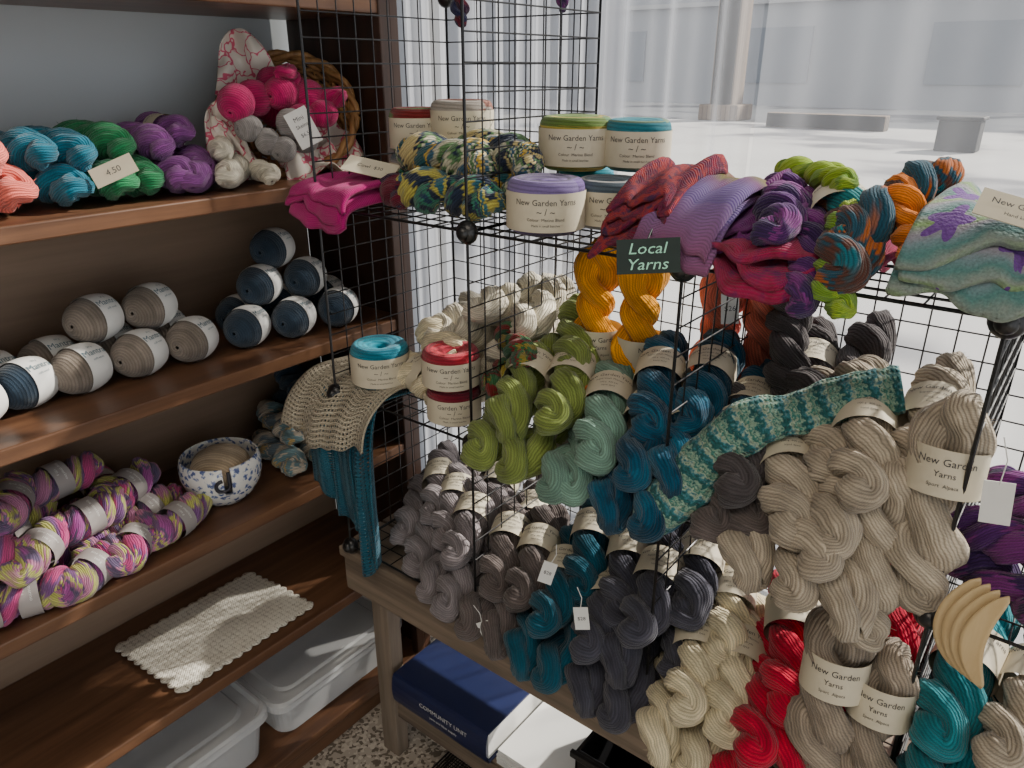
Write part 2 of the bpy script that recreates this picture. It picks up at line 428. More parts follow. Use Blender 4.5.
# ================================================================== OUTSIDE
n=N('pavement'); nz=n.noise(n.obj(),.22,3); n.base(n.ramp(nz,[(.40,(.13,.13,.14)),(.47,(.40,.39,.38)),(.6,(.46,.45,.43))]),.9)  # dark noise patches paint street shadows into the pavement colour
mb=MB(); mb.box((-60,YW+.14,-.2),(40,60,-.02)); mb.obj('street_pavement',n.m)
mb=MB(); mb.box((-60,38,-.019),(40,44,9),0)
for i in range(10):
    x=-50+i*8.5; mb.box((x,37.93,1.0),(x+3.6,38.02,3.4),1)
mb.box((-60,37.8,4.4),(40,38.05,4.6),2)
mb.obj('street_building',[plain('facade',(.34,.35,.37),.9,.05,1),plain('facade_glass',(.20,.22,.25),.3,.1,1),plain('facade_trim',(.42,.42,.42),.9,.03)])
n=N('stone'); br=n.new('ShaderNodeTexBrick'); br.inputs['Scale'].default_value=3; n.link(n.obj(),br.inputs[0]); br.inputs['Color1'].default_value=(.16,.11,.07,1); br.inputs['Color2'].default_value=(.28,.21,.15,1); n.base(br.outputs[0],.9)
mb=MB(); mb.box((-11.7,26.0,-.018),(-10.9,27.0,4.5)); mb.box((-11.85,25.9,4.5),(-10.75,27.1,4.8)); mb.box((-12.0,25.8,-.018),(-10.6,27.2,.5)); mb.obj('stone_pillar',n.m,bevel=.05)
mb=MB(); mb.box((-3.3,19.0,-.018),(-2.5,19.6,.62)); mb.box((-3.35,18.95,.62),(-2.45,19.65,.70)); mb.obj('litter_bin',plain('bin_dark',(.02,.02,.02),.7),bevel=.03)
mb=MB(); mb.box((-8.9,24.0,-.018),(-5.5,24.5,.4)); mb.obj('low_stone_wall',n.m,bevel=.03)

# ================================================================== BOOKSHELF
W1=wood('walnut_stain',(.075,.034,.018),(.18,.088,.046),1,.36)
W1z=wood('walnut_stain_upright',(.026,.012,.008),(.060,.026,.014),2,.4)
WB=wood('walnut_backing',(.19,.125,.082),(.28,.19,.13),1,.6,.5)
bk=empty('bookshelf')
BX0,BX1=-1.59,-1.25
BZ=[1.76,1.42,1.09,.765,.43,.095]
mb=MB()
for z in BZ: mb.box((BX0,-.6,z-.028),(BX1,1.19,z))
mb.box((BX0+.02,-.6,0),(BX1-.02,1.19,.067))
mb.obj('shelf_boards',W1,parent=bk,bevel=.003)
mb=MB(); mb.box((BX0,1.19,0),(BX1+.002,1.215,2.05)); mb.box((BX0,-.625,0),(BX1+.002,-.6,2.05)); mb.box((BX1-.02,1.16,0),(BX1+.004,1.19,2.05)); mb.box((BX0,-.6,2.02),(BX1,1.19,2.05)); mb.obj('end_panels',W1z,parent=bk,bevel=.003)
mb=MB(); mb.box((BX0-.01,-.6,.06),(BX0,1.19,1.40)); mb.obj('back_panel',WB,parent=bk)

# ================================================================== BENCH
WW=wood('weathered_plank',(.085,.062,.045),(.31,.235,.17),0,.75,.9,.4)
WWz=wood('weathered_post',(.11,.085,.06),(.29,.225,.17),2,.75,.9,.4)
bn=empty('wooden_bench')
mb=MB()
for i in range(3): mb.box((-1.21,.90+i*.135,.595),(.75,1.03+i*.135,.62))
mb.box((-1.20,.905,.505),(.74,.93,.594)); mb.box((-1.20,1.27,.515),(.74,1.295,.594)); mb.box((-1.20,.93,.515),(-1.175,1.27,.594))
for i in range(3): mb.box((-1.16,.95+i*.115,.185),(.70,1.055+i*.115,.205))
mb.box((-1.16,.945,.13),(.70,.965,.185))
mb.obj('planks',WW,parent=bn,bevel=.003)
mb=MB()
for x in (-1.155,-.30,.66):
    for y in (.935,1.225): mb.box((x,y,0),(x+.055,y+.04,.515))
mb.obj('legs',WWz,parent=bn,bevel=.004)

# ================================================================== WIRE GRID
M_wire=plain('black_wire',(.012,.012,.013),.35,.1,metal=.3)
M_conn=plain('black_plastic',(.01,.01,.011),.3,.1)
gX=[-1.164,-.794,-.42,-.054,.316]; gY=[.90,1.27]; gZ=[.64,1.014,1.39,1.763]
mb=MB()
def wire(a,b,r): mb.tube([a,b],r,6)
def panel(o,ax1,ax2,n=9):
    o=Vector(o);a=Vector(ax1);b=Vector(ax2); nn=a.cross(b).normalized()*.0014
    for i in range(n+1):
        t=i/n; r=.0026 if i in(0,n) else .00135
        wire(o+a*t,o+a*t+b,r); wire(o+b*t+nn,o+b*t+a+nn,r)
for k in range(4):
    for z in gZ[:3]: panel((gX[k],gY[0],z),(gX[k+1]-gX[k],0,0),(0,gY[1]-gY[0],0))
    for z in (0,1): panel((gX[k],gY[1],gZ[z]),(gX[k+1]-gX[k],0,0),(0,0,gZ[z+1]-gZ[z]))
for x in gX:
    for z in (0,1): panel((x,gY[0],gZ[z]),(0,gY[1]-gY[0],0),(0,0,gZ[z+1]-gZ[z]))
panel((gX[0],gY[1],gZ[2]),(gX[1]-gX[0],0,0),(0,0,gZ[3]-gZ[2]))
panel((gX[0],gY[0],gZ[2]),(0,gY[1]-gY[0],0),(0,0,gZ[3]-gZ[2]))
panel((gX[1],gY[0],gZ[2]),(0,gY[1]-gY[0],0),(0,0,gZ[3]-gZ[2]))
gr=empty('wire_grid_cube_shelf')
mb.obj('grid_panels',M_wire,parent=gr)
mb=MB()
for x in gX:
    for y in gY:
        for z in gZ:
            if z==gZ[3] and x>-.7: continue
            mb.sphere((x,y,z),.0195,16,10,sc=(1,.8,1)); mb.sphere((x,y-.008 if y<1 else y+.008,z),.013,12,8)
mb.obj('connectors',M_conn,smooth=True,parent=gr)

# ================================================================== YARN COLOURS
Y=dict(
 coral=yarn('yarn_coral',[(.80,.17,.13)]), teal=yarn('yarn_teal',[(.01,.15,.23)]), green=yarn('yarn_green',[(.02,.22,.08)]),
 purple=yarn('yarn_purple',[(.25,.07,.28)]), white=yarn('yarn_white',[(.66,.61,.49)],contrast=.35), cream=yarn('yarn_cream',[(.74,.65,.44)],contrast=.35),
 magenta=yarn('yarn_magenta',[(.46,.005,.11)]), gray=yarn('yarn_gray',[(.26,.25,.24)]), olive=yarn('yarn_olive',[(.21,.27,.065)]),
 pale=yarn('yarn_pale_green',[(.18,.32,.25)]), deep=yarn('yarn_deep_blue',[(.006,.045,.085),(.008,.075,.14),(.012,.11,.19)],scale=12), gold=yarn('yarn_gold',[(.85,.34,.005)]),
 orange=yarn('yarn_orange',[(.75,.20,.01)]), coralpk=yarn('yarn_salmon',[(.80,.22,.15)]), dgray=yarn('yarn_charcoal',[(.075,.065,.068)]),
 taupe=yarn('yarn_taupe',[(.13,.105,.10)]), beige=yarn('yarn_beige',[(.46,.39,.30)],contrast=.4), lilac=yarn('yarn_lilac_gray',[(.24,.21,.22)]),
 dteal=yarn('yarn_dark_teal',[(.008,.08,.125)]), dplum=yarn('yarn_slate',[(.065,.065,.088)]), red=yarn('yarn_red',[(.50,.004,.035)]),
 cyan=yarn('yarn_cyan',[(.01,.20,.24)]), navy=yarn('yarn_navy',[(.02,.045,.075)]),
 stoneb=yarn('yarn_stone_ball',[(.24,.20,.165)],k=4,m=26,contrast=.3,dist=1.5), navyb=yarn('yarn_navy_ball',[(.024,.042,.066)],k=4,m=26,contrast=.3,dist=1.5),
 magb=yarn('yarn_magenta_ball',[(.50,.008,.12)],k=4,m=22,contrast=.35,dist=1.5), grayb=yarn('yarn_gray_ball',[(.28,.26,.25)],k=4,m=22,contrast=.35,dist=1.5),
 oat=yarn('yarn_oat',[(.48,.37,.25)],k=4,m=26,contrast=.3,dist=1.5),
 multi=yarn('yarn_multi',[(.02,.10,.12),(.60,.40,.06),(.04,.12,.20),(.60,.57,.42),(.12,.24,.10),(.02,.03,.06),(.55,.45,.20)],scale=26),
 multi2=yarn('yarn_multi_green',[(.02,.05,.10),(.04,.20,.13),(.02,.03,.06),(.45,.40,.08),(.03,.13,.18)],scale=26),
 teor=yarn('yarn_teal_rust',[(.01,.13,.17),(.10,.04,.03),(.015,.07,.11),(.42,.11,.02),(.01,.19,.21)],scale=9),
 lime=yarn('yarn_lime',[(.32,.48,.03),(.18,.34,.03)],scale=10),
 violet=yarn('yarn_violet',[(.08,.02,.13),(.18,.03,.19),(.045,.02,.09)],scale=12),
 navmar=yarn('yarn_navy_maroon',[(.04,.01,.04),(.14,.01,.03),(.02,.02,.08)],scale=12),
 fern=yarn('yarn_fern_maroon',[(.03,.10,.05),(.20,.02,.02),(.04,.16,.06),(.33,.26,.04)],scale=20),
 pinky=yarn('yarn_pink_lime',[(.50,.07,.22),(.20,.09,.24),(.50,.50,.14),(.50,.20,.34),(.15,.11,.20),(.38,.09,.32)],scale=9),
 pastel=yarn('yarn_pastel',[(.42,.30,.12),(.12,.20,.22),(.44,.38,.30),(.12,.16,.19)],scale=16),
)
def cakeyarn(name,cols): return yarn(name,cols,k=2,m=20,scale=5,contrast=.35,dist=1.2)
C=dict(greenred=cakeyarn('cake_green_maroon',[(.10,.22,.05),(.20,.02,.02),(.08,.15,.04)]),
 redgray=cakeyarn('cake_rose_gray',[(.30,.13,.10),(.38,.34,.30)]),
 greeny=cakeyarn('cake_green_gold',[(.12,.20,.04),(.40,.32,.05),(.10,.22,.10)]),
 teal=cakeyarn('cake_teal',[(.02,.20,.26),(.18,.28,.18),(.01,.12,.2)]),
 purple=cakeyarn('cake_purple',[(.14,.08,.28),(.07,.05,.12),(.22,.16,.38)]),
 grayc=cakeyarn('cake_slate',[(.10,.14,.18),(.3,.3,.3)]),
 turq=cakeyarn('cake_turquoise',[(.005,.26,.36),(.01,.20,.30)]),
 red=cakeyarn('cake_red',[(.50,.02,.04),(.35,.02,.04)]), dred=cakeyarn('cake_dark_red',[(.25,.01,.03),(.15,.01,.03)]))

# ================================================================== TOP GRID SHELF (z=1.39)
Z1=1.393
cake('yarn_cake',C['grayc'],-1.12,1.13,Z1); cake('yarn_cake',C['greenred'],-1.115,1.12,Z1+.084,r=.052)
cake('yarn_cake',C['purple'],-1.025,1.17,Z1,h=.095); cake('yarn_cake',C['redgray'],-1.03,1.16,Z1+.097,r=.060,h=.084)
cake('yarn_cake',C['purple'],-.695,.975,Z1,r=.060,h=.082)
cake('yarn_cake',C['grayc'],-.640,1.075,Z1,r=.056,h=.075,title='New Garden')
cake('yarn_cake',C['greeny'],-.745,1.13,Z1+.078,r=.062,h=.085)
cake('yarn_cake',C['turq'],-.76,1.19,Z1,r=.05,h=.074)
cake('yarn_cake',C['dred'],-.61,1.20,Z1,r=.05,h=.078); cake('yarn_cake',C['teal'],-.645,1.165,Z1+.080,r=.054,h=.08)
p=empty('variegated_yarn_skein_pile')
hank(p,Y['multi'],-.955,1.03,Z1+.085,az=78,label=False,proto=0,s=1.05); hank(p,Y['multi'],-.865,1.07,Z1+.10,az=66,label=False,proto=3,s=1.0)
hank(p,Y['multi2'],-.885,.955,Z1+.04,az=84,label=False,proto=0,s=.95); hank(p,Y['multi2'],-.98,1.05,Z1+.04,az=86,label=False,proto=5,s=.9)
hank(p,Y['navmar'],-1.06,.99,Z1+.035,az=60,label=False,proto=3,s=.75); hank(p,Y['multi'],-.83,1.02,Z1+.045,az=95,label=False,proto=0,s=.9)
Kmag=knit('knit_magenta',[(.42,.003,.15)],70,60,contrast=.25,kn=.6)
def folded(name,prof,x0,x1,mat,layers=3,sep=.011,seed=0,skew=0,wr=.004,uvs=(1,1),thick=.005,edge=0):
    p=empty(name); rd=random.Random(seed)
    for L in range(layers):
        g=path([(0,y,z+L*sep) for y,z in prof]); a,b,c,d=[rd.random()*tau for _ in range(4)]; sh=rd.uniform(-.01,.01); ex=1-.06*L
        def fn(u,v,g=g,a=a,b=b,c=c,d=d,sh=sh,ex=ex):
            e=ex*(1-edge*(.5+.5*math.sin(u*5+d)))
            q=g(min(1,v*e+.02*L)); x=x0+(x1-x0)*u+sh+skew*v
            w=wr*(math.sin(u*7+a+v*3)+.6*math.sin(u*13+b-v*5)+.5*math.sin(v*9+c)+.35*math.sin(u*23+v*7+d))
            rl=-.018*(max(0,abs(2*u-1)-.8)/.2)**2
            return (x+.5*w,q.y+w*.6,q.z+w+rl*(1-v))
        cloth('layer_%d'%L,fn,34,34,mat,thick,p,uvs)
    return p
folded('magenta_knit_cloth',[(1.06,1.41),(1.0,1.412),(.93,1.412),(.885,1.405),(.865,1.385),(.862,1.352)],-1.215,-1.06,Kmag,3,.012,1,skew=.015,wr=.004,thick=.009,edge=.12)
def tag(name,x,y,z,w,h,az,tilt,lines,mat=PAPERW,string=None,roll=0):
    p=empty(name,(x,y,z)); p.rotation_euler=(Matrix.Rotation(math.radians(az),4,'Z')@Matrix.Rotation(math.radians(90-tilt),4,'X')@Matrix.Rotation(math.radians(roll),4,'Z')).to_euler()
    mb=MB(); mb.box((-w/2,-h/2,-.0006),(w/2,h/2,.0006),0)
    for t,s,dy in lines:
        tv,tf=textpoly(t,s); mb.add([(a,b+dy,.0010) for a,b in tv],tf,1)
    mb.obj('card',[mat,INK],parent=p)
    if string:
        mb=MB(); mb.tube([(0,h/2-.003,.001),(.004,h/2+string*.5,0),(-.002,h/2+string,-.004)],.0007,5); mb.obj('string',PAPERW,parent=p)
    return p
tag('price_tag',-1.09,.97,1.462,.10,.045,40,60,[('Cowl  $30',.012,0)],PAPER,roll=-20)
Kred=knit('knit_red_variegated',[(.30,.005,.04),(.11,.005,.05),(.42,.03,.03),(.07,.01,.08)],60,60,55,contrast=.4)
Kpur=knit('knit_purple_ombre',[(.24,.14,.38),(.28,.13,.32),(.32,.10,.24),(.30,.14,.12),(.22,.19,.06),(.20,.07,.20),(.18,.11,.35)],60,60,3,contrast=.35,bands=('v',1.2,.25))
Kpl=knit('knit_magenta_speckle',[(.24,.005,.04),(.40,.01,.08),(.15,.01,.10)],70,50,50,contrast=.4)
Kdk=knit('knit_dark_plum',[(.08,.02,.13),(.20,.02,.20),(.04,.03,.06)],60,60,18,contrast=.4)
folded('red_knit_shawl',[(1.10,1.42),(1.04,1.465),(.98,1.465),(.93,1.44),(.89,1.41)],-.545,-.455,Kred,4,.010,3,wr=.009,thick=.007)
folded('purple_knit_shawl',[(1.14,1.44),(1.06,1.475),(.97,1.468),(.915,1.44),(.885,1.40),(.872,1.385)],-.475,-.365,Kpur,2,.011,5,wr=.005,thick=.007,skew=-.02,edge=.08)
folded('magenta_speckled_shawl',[(1.10,1.405),(1.02,1.412),(.94,1.412),(.89,1.405),(.868,1.392),(.862,1.375)],-.41,-.20,Kpl,3,.009,6,wr=.007,thick=.007,edge=.25)
folded('plum_knit_cloth',[(1.16,1.40),(1.1,1.44),(1.03,1.45),(.96,1.43),(.91,1.41)],-.39,-.29,Kdk,3,.012,9,wr=.012)
p=empty('violet_yarn_skein_pile')
hank(p,Y['violet'],-.345,1.03,1.465,az=20,label=False,s=.85,proto=1); hank(p,Y['violet'],-.315,.98,1.45,az=5,label=False,s=.75,proto=0)
hank(p,Y['lime'],-.335,1.10,1.495,az=60,label=False,s=.5,proto=0)
p=empty('teal_rust_yarn_skein_pile')
hank(p,Y['teor'],-.25,.965,1.455,az=20,el=10,s=.9,proto=2,lab_off=.045); hank(p,Y['teor'],-.20,.985,1.485,az=-20,label=False,s=.8,proto=1,el=18)
hank(p,Y['lime'],-.235,.915,1.435,az=10,el=35,label=False,s=.55,proto=0); hank(p,Y['violet'],-.27,.92,1.42,az=20,el=30,label=False,s=.65,proto=3); hank(p,Y['lime'],-.235,.895,1.400,az=40,el=20,label=False,s=.45,proto=0)
hank(p,Y['lime'],-.29,1.03,1.50,az=40,label=False,s=.45,proto=0); hank(p,Y['orange'],-.175,.95,1.47,az=30,el=30,label=False,s=.55,proto=0)
# felted, striped cowl with purple flower motifs
n=N('felt_flower_stripe'); u,v_=n.uv(); nz=n.noise(n.obj(),30,3)
st=n.math('FRACT',n.math('ADD',n.math('MULTIPLY',v_,4.0),n.math('MULTIPLY',nz,.5)))
col=n.ramp(st,[(.0,(.08,.20,.19)),(.2,(.22,.26,.23)),(.4,(.20,.33,.12)),(.6,(.27,.25,.30)),(.8,(.16,.24,.26)),(1,(.08,.20,.19))])
fx=n.math('SUBTRACT',n.math('FRACT',n.math('MULTIPLY',u,3.0)),.5); fy=n.math('SUBTRACT',n.math('FRACT',n.math('ADD',n.math('MULTIPLY',v_,3.0),.15)),.5)
rr=n.math('SQRT',n.math('ADD',n.math('MULTIPLY',fx,fx),n.math('MULTIPLY',fy,fy))); an=n.math('ARCTAN2',fy,fx)
pet=n.math('MULTIPLY_ADD',n.math('COSINE',n.math('MULTIPLY',an,5.0)),.09,.27)
mx=n.new('ShaderNodeMix'); mx.data_type='RGBA'; n.link(n.math('LESS_THAN',rr,n.math('ADD',pet,n.math('MULTIPLY',n.math('SUBTRACT',nz,.5),.12))),mx.inputs[0]); n.link(col,mx.inputs[6]); mx.inputs[7].default_value=(.14,.05,.26,1)
n.base(n.mul(mx.outputs[2],n.math('MULTIPLY_ADD',n.noise(n.obj(),400,2),.8,.55)),.95); n.b.inputs['Sheen Weight'].default_value=.2; n.b.inputs['Specular IOR Level'].default_value=.1; n.bump(n.noise(n.obj(),250,3),.9,.003)
folded('felted_flower_cowl',[(1.10,1.43),(1.03,1.462),(.95,1.462),(.90,1.44),(.872,1.415),(.862,1.392)],-.165,.03,n.m,3,.014,11,wr=.008,thick=.010,edge=.15)
tag('product_tag',-.055,.905,1.496,.105,.036,20,50,[('New Garden Yarns',.0105,.005),('Hand knit felted cowl',.006,-.008)],PAPER,roll=-20)
CH=plain('chalkboard',(.012,.025,.022),.7); CK=plain('chalk',(.40,.78,.60),.9)
sg=empty('chalkboard_sign',(-.447,.853,1.410)); sg.rotation_euler=(Matrix.Rotation(math.radians(22),4,'Z')@Matrix.Rotation(math.radians(72),4,'X')@Matrix.Rotation(math.radians(6),4,'Z')).to_euler()
mb=MB(); mb.box((-.040,-.022,-.0015),(.040,.022,.0015),0)
for t,dy in (('Local',.009),('Yarns',-.011)):
    tv,tf=textpoly(t,.020); mb.add([(a*1.15+b*.25,b+dy,.002) for a,b in tv],tf,1)
mb.tube([(0,.022,0),(.004,.035,-.01),(.0,.03,-.045)],.001,5)
mb.obj('board',[CH,CK],parent=sg)

# ================================================================== MID GRID SHELF (z=1.014)
Z2=1.017
p=empty('white_yarn_skein_pile')
for x,y,z,a in ((-1.09,1.13,.042,15),(-1.0,1.12,.042,8),(-.91,1.13,.042,5),(-1.04,1.15,.12,20),(-.95,1.15,.12,-5),(-.86,1.15,.12,12),(-.83,1.14,.045,0),(-.90,1.16,.185,0),(-.83,1.16,.19,15)):
    hank(p,Y['white'],x,y,Z2+z,az=a,label=False)
hank(p,Y['cream'],-1.0,1.0,Z2+.042,az=75,label=True); hank(p,Y['cream'],-.97,1.02,Z2+.11,az=60,label=False,s=.9)
cake('yarn_cake',C['turq'],-1.095,.965,Z2+.018,r=.058,h=.086)
cake('yarn_cake',C['dred'],-.885,.955,Z2,r=.050,h=.068,title='Garden Yarn'); cake('yarn_cake',C['red'],-.89,.955,Z2+.069,r=.053,h=.072)
p=empty('fern_yarn_skein'); hank(p,Y['fern'],-.80,1.05,Z2+.10,az=10,label=False,s=.9); hank(p,Y['fern'],-.79,1.02,Z2+.15,az=50,label=False,s=.7,proto=0)
p=empty('olive_yarn_skein_pile')
for x,y,z,a,e,pr in ((-.755,.955,.045,12,6,1),(-.675,.96,.045,4,6,2),(-.725,.975,.115,16,12,4),(-.655,1.0,.125,20,14,5)):
    hank(p,Y['olive'],x,y,Z2+z,az=a,el=e,proto=pr,label=z>.1,lab_off=.012)
hank(p,Y['olive'],-.70,1.08,Z2+.17,az=30,el=15,proto=0,label=False,s=.9)
p=empty('gold_yarn_skein_pile')
hank(p,Y['gold'],-.665,1.10,Z2+.215,vert=True,az=38,lab_off=-.05); hank(p,Y['gold'],-.580,1.10,Z2+.21,vert=True,az=38,roll=30,lab_off=-.045)
hank(p,Y['orange'],-.64,1.03,Z2+.10,az=50,label=False,s=.8,proto=0); hank(p,Y['orange'],-.58,1.1,Z2+.04,az=70,label=False,s=.8,proto=0)
p=empty('pale_green_yarn_skein_pile')
for x,y,z,a,e,pr in ((-.60,.955,.042,10,6,2),(-.565,.975,.108,22,12,1),(-.555,.97,.035,0,4,1)): hank(p,Y['pale'],x,y,Z2+z,az=a,el=e,proto=pr,lab_off=.015)
p=empty('deep_blue_yarn_skein_pile')
for x,y,z,a,e,pr in ((-.495,.95,.038,8,8,4),(-.425,.95,.042,4,8,2),(-.485,.965,.108,16,12,2),(-.415,.975,.115,10,12,4),(-.50,1.02,.155,22,14,1),(-.43,1.05,.165,14,14,3),(-.37,1.02,.05,4,8,0),(-.36,1.05,.13,5,12,0)):
    hank(p,Y['deep'],x,y,Z2+z,az=a,el=e,proto=pr,label=z>.1,lab_off=.012,s=.96)
p=empty('salmon_yarn_skein_pile')
for x,r in ((-.47,0),(-.395,40)): hank(p,Y['coralpk'],x,1.19,Z2+.19,vert=True,az=30,roll=r,label=False)
hank(p,Y['coralpk'],-.43,1.19,Z2+.04,az=80,label=False)
tag('price_tag',-.44,1.13,1.275,.028,.05,28,5,[('$26',.012,0)],string=.03,roll=5)
p=empty('charcoal_yarn_skein_pile')
for x,y,z,a in ((-.345,1.12,.045,10),(-.265,1.12,.045,5),(-.33,1.13,.12,18),(-.25,1.13,.12,0),(-.30,1.12,.19,16)): hank(p,Y['dgray'],x,y,Z2+z,az=a,el=12,label=(z>.1),lab_off=.0)
hank(p,Y['dgray'],-.335,1.11,Z2+.235,az=28,el=45,label=False,s=.85); hank(p,Y['dgray'],-.235,1.12,Z2+.205,az=0,el=25,label=False,s=.9)
hank(p,Y['taupe'],-.355,.98,Z2+.042,az=15,el=8,proto=0,lab_off=.0); hank(p,Y['taupe'],-.30,1.0,Z2+.06,az=10,el=8,proto=0); hank(p,Y['dgray'],-.345,.985,Z2+.115,az=22,el=12,proto=5)
p=empty('beige_yarn_skein_pile')
for x,y,z,a,e,pr in ((-.29,.945,.040,14,10,4),(-.215,.94,.040,8,10,2),(-.265,.955,.11,26,14,1),(-.19,.955,.115,14,16,3),(-.14,.935,.04,2,12,4),(-.185,.985,.18,18,22,5),(-.245,1.03,.16,24,14,0),(-.115,1.03,.19,2,20,0),(-.225,.93,.08,30,10,3)):
    hank(p,Y['beige'],x,y,Z2+z,az=a,el=e,proto=pr,label=z>.1,lab_off=.01,s=.97)
hank(p,Y['beige'],-.078,.925,Z2+.135,vert=True,az=6,el=-12,lab_off=.045,s=1.02); hank(p,Y['beige'],-.125,.90,Z2+.055,vert=True,az=15,el=-15,label=False,s=.9)
# knitted sock draped across the skeins
Ks=knit('knit_sock_green',[(.01,.11,.11),(.26,.38,.28),(.01,.15,.13),(.36,.43,.31),(.05,.20,.24),(.02,.10,.10)],40,16,150,contrast=.4,bands=('u',15,1.3),kn=1.3)
g=path([(-.155,1.02,1.245),(-.20,1.00,1.235),(-.255,.975,1.205),(-.315,.94,1.18),(-.355,.915,1.135),(-.385,.885,1.075),(-.425,.865,1.02),(-.437,.862,1.005)])
pts=[g(i/44) for i in range(45)]
rad=[]
for i in range(45):
    t=i/44; r=.030+.002*math.sin(t*9)
    if t<.12: r=.033+.002*math.sin(i*2.5)
    if t>.5: r+=.006*min(1,(t-.5)/.15)
    if .36<t<.60: r+=.009*math.sin((t-.36)/.24*pi)
    if t>.86: r=.036*math.sqrt(max(.02,1-((t-.86)/.142)**2))
    rad.append(r)
v,fc,uv=tube(pts,rad,24,False,lambda u,a:1+.05*math.sin(3*a+u*30)+.03*math.sin(u*70))
ax=Vector((.35,-.75,.9)).normalized()
v=[ (lambda q,c: q-ax*((q-c).dot(ax))*.50)(Vector(v[i]),pts[i//24]) for i in range(len(v))]
fc.append(tuple(range(44*24,45*24))); uv.append(tuple((0,0) for _ in range(24)))
mkobj('knitted_sock',v,fc,Ks,True,None,uv)
# crocheted scarves on the left corner
Kcr=knit('crochet_cream',[(.58,.51,.38)],40,40,10,contrast=.5,lace=(8,8,.62))
def fnc(u,v):
    g=fnc.g(v); x=-1.245+.225*u+.03*v*(u-.5)
    dz=-.045*v*v*(1-abs(2*u-.9))+.004*math.sin(u*30)*v
    w=.005*math.sin(u*19+v*4)+.004*math.sin(u*8-v*6)
    sx=-.03*v
    return (x+sx,g.y+w,g.z+dz+w*.4+.012*math.sin(u*3.1))
fnc.g=path([(0,1.08,1.035),(0,1.0,1.04),(0,.93,1.038),(0,.885,1.015),(0,.858,.98),(0,.848,.935)])
cloth('cream_crochet_shawl',fnc,40,40,Kcr,.004,None,(2,2))
Kbl=knit('crochet_blue',[(.008,.070,.115),(.015,.13,.19)],24,40,8,contrast=.45,lace=(5,13,.72))
bs=empty('blue_lace_scarf')
def tail(x0,x1,ztop,zbot,y0,seed,sk=0,point=0,wdn=.25):
    rd=random.Random(seed); a,b=rd.random()*tau,rd.random()*tau
    g=path([(0,1.0,ztop-.012),(0,.93,ztop-.010),(0,.895,ztop-.02),(0,y0,ztop-.09),(0,y0-.005,(ztop+zbot)/2),(0,y0+.005,zbot)])
    def fn(u,v):
        q=g(v); wd=1+wdn*v; x=(x0+x1)/2+(x1-x0)*(u-.5)*wd+sk*v
        return (x,q.y+.012*math.sin(u*9+a+v*2)*v+.005*math.sin(u*17+b),q.z-point*v*(u-.3)+.01*math.sin(u*10)*v)
    cloth('tail_%d'%seed,fn,30,50,Kbl,.003,bs,(1,2))
tail(-1.225,-1.10,1.03,.775,.878,1,sk=-.005,point=.04); tail(-1.09,-1.030,1.032,.615,.874,2,sk=-.01,point=-.06,wdn=.1)
tail(-1.16,-1.10,1.028,.72,.885,3,sk=0,point=.02)

# ================================================================== LOW GRID SHELF (z=.64)
Z3=.643
def pile(name,mat,items,lt,lo=.012,s=1.0):
    p=empty(name)
    for x,y,z,a,e,pr in items: hank(p,mat,x,y,Z3+z,az=a,el=e,proto=pr,lab_off=lo,label=z>lt,s=s)
    return p
pile('lilac_gray_yarn_skein_pile',Y['lilac'],((-1.11,1.06,.042,30,4,0),(-1.02,1.02,.042,24,4,1),(-.935,.985,.042,18,4,2),(-1.06,1.09,.11,36,10,0),(-.985,1.06,.11,30,10,1),(-.905,1.02,.11,24,10,5),(-.86,.965,.042,14,4,1),(-1.0,1.15,.12,20,8,0),(-.92,1.13,.13,22,10,3)),.1)
pile('taupe_yarn_skein_pile',Y['taupe'],((-.79,.955,.042,12,4,2),(-.72,.955,.042,8,4,4),(-.79,1.0,.115,24,10,1),(-.715,.995,.12,20,12,5),(-.80,1.09,.12,22,10,0)),.1)
pile('dark_teal_yarn_skein_pile',Y['dteal'],((-.655,.945,.042,10,6,4),(-.59,.945,.042,6,6,2),(-.635,.97,.118,16,12,5),(-.62,1.04,.17,22,14,1)),.1)
pile('slate_yarn_skein_pile',Y['dplum'],((-.52,.945,.042,10,6,4),(-.45,.945,.042,4,6,2),(-.54,.965,.115,16,10,5),(-.475,.965,.12,10,10,4),(-.53,1.02,.175,22,14,1),(-.455,.985,.185,12,14,5),(-.41,1.05,.20,16,14,0),(-.39,1.02,.12,8,10,3)),.11)
pile('cream_yarn_skein_pile',Y['cream'],((-.375,.93,.042,12,6,4),(-.305,.93,.042,6,6,2),(-.36,.95,.115,20,12,5),(-.29,.96,.12,12,12,1),(-.345,1.04,.16,18,14,0)),.08)
pile('red_yarn_skein_pile',Y['red'],((-.245,.92,.042,10,6,4),(-.185,.92,.05,6,6,2),(-.24,.935,.12,16,10,5),(-.175,.945,.13,8,12,4),(-.225,.98,.19,20,16,1),(-.15,1.0,.20,8,14,2),(-.10,1.05,.255,0,10,1),(-.12,1.02,.04,0,0,0),(-.10,1.05,.12,0,0,0)),.17,.03)
p=empty('beige_gray_yarn_skein_pile')
B2=yarn('yarn_beige_gray',[(.32,.26,.20)],contrast=.42)
hank(p,B2,-.142,.885,Z3+.205,vert=True,az=12,el=-12,lab_off=.035,s=1.02); hank(p,B2,-.083,.895,Z3+.165,vert=True,az=6,el=-14,lab_off=.05,s=.98); hank(p,B2,-.165,.87,Z3+.05,az=10,el=10,label=False); hank(p,B2,-.10,.87,Z3+.05,az=6,el=10,label=False)
pile('cyan_yarn_skein_pile',Y['cyan'],((0,.95,.042,0,5,0),(0,.95,.115,-5,8,4),(0,.96,.185,-5,12,2),(-.005,.99,.255,-4,14,1),(.06,.96,.042,0,5,0)),.15)
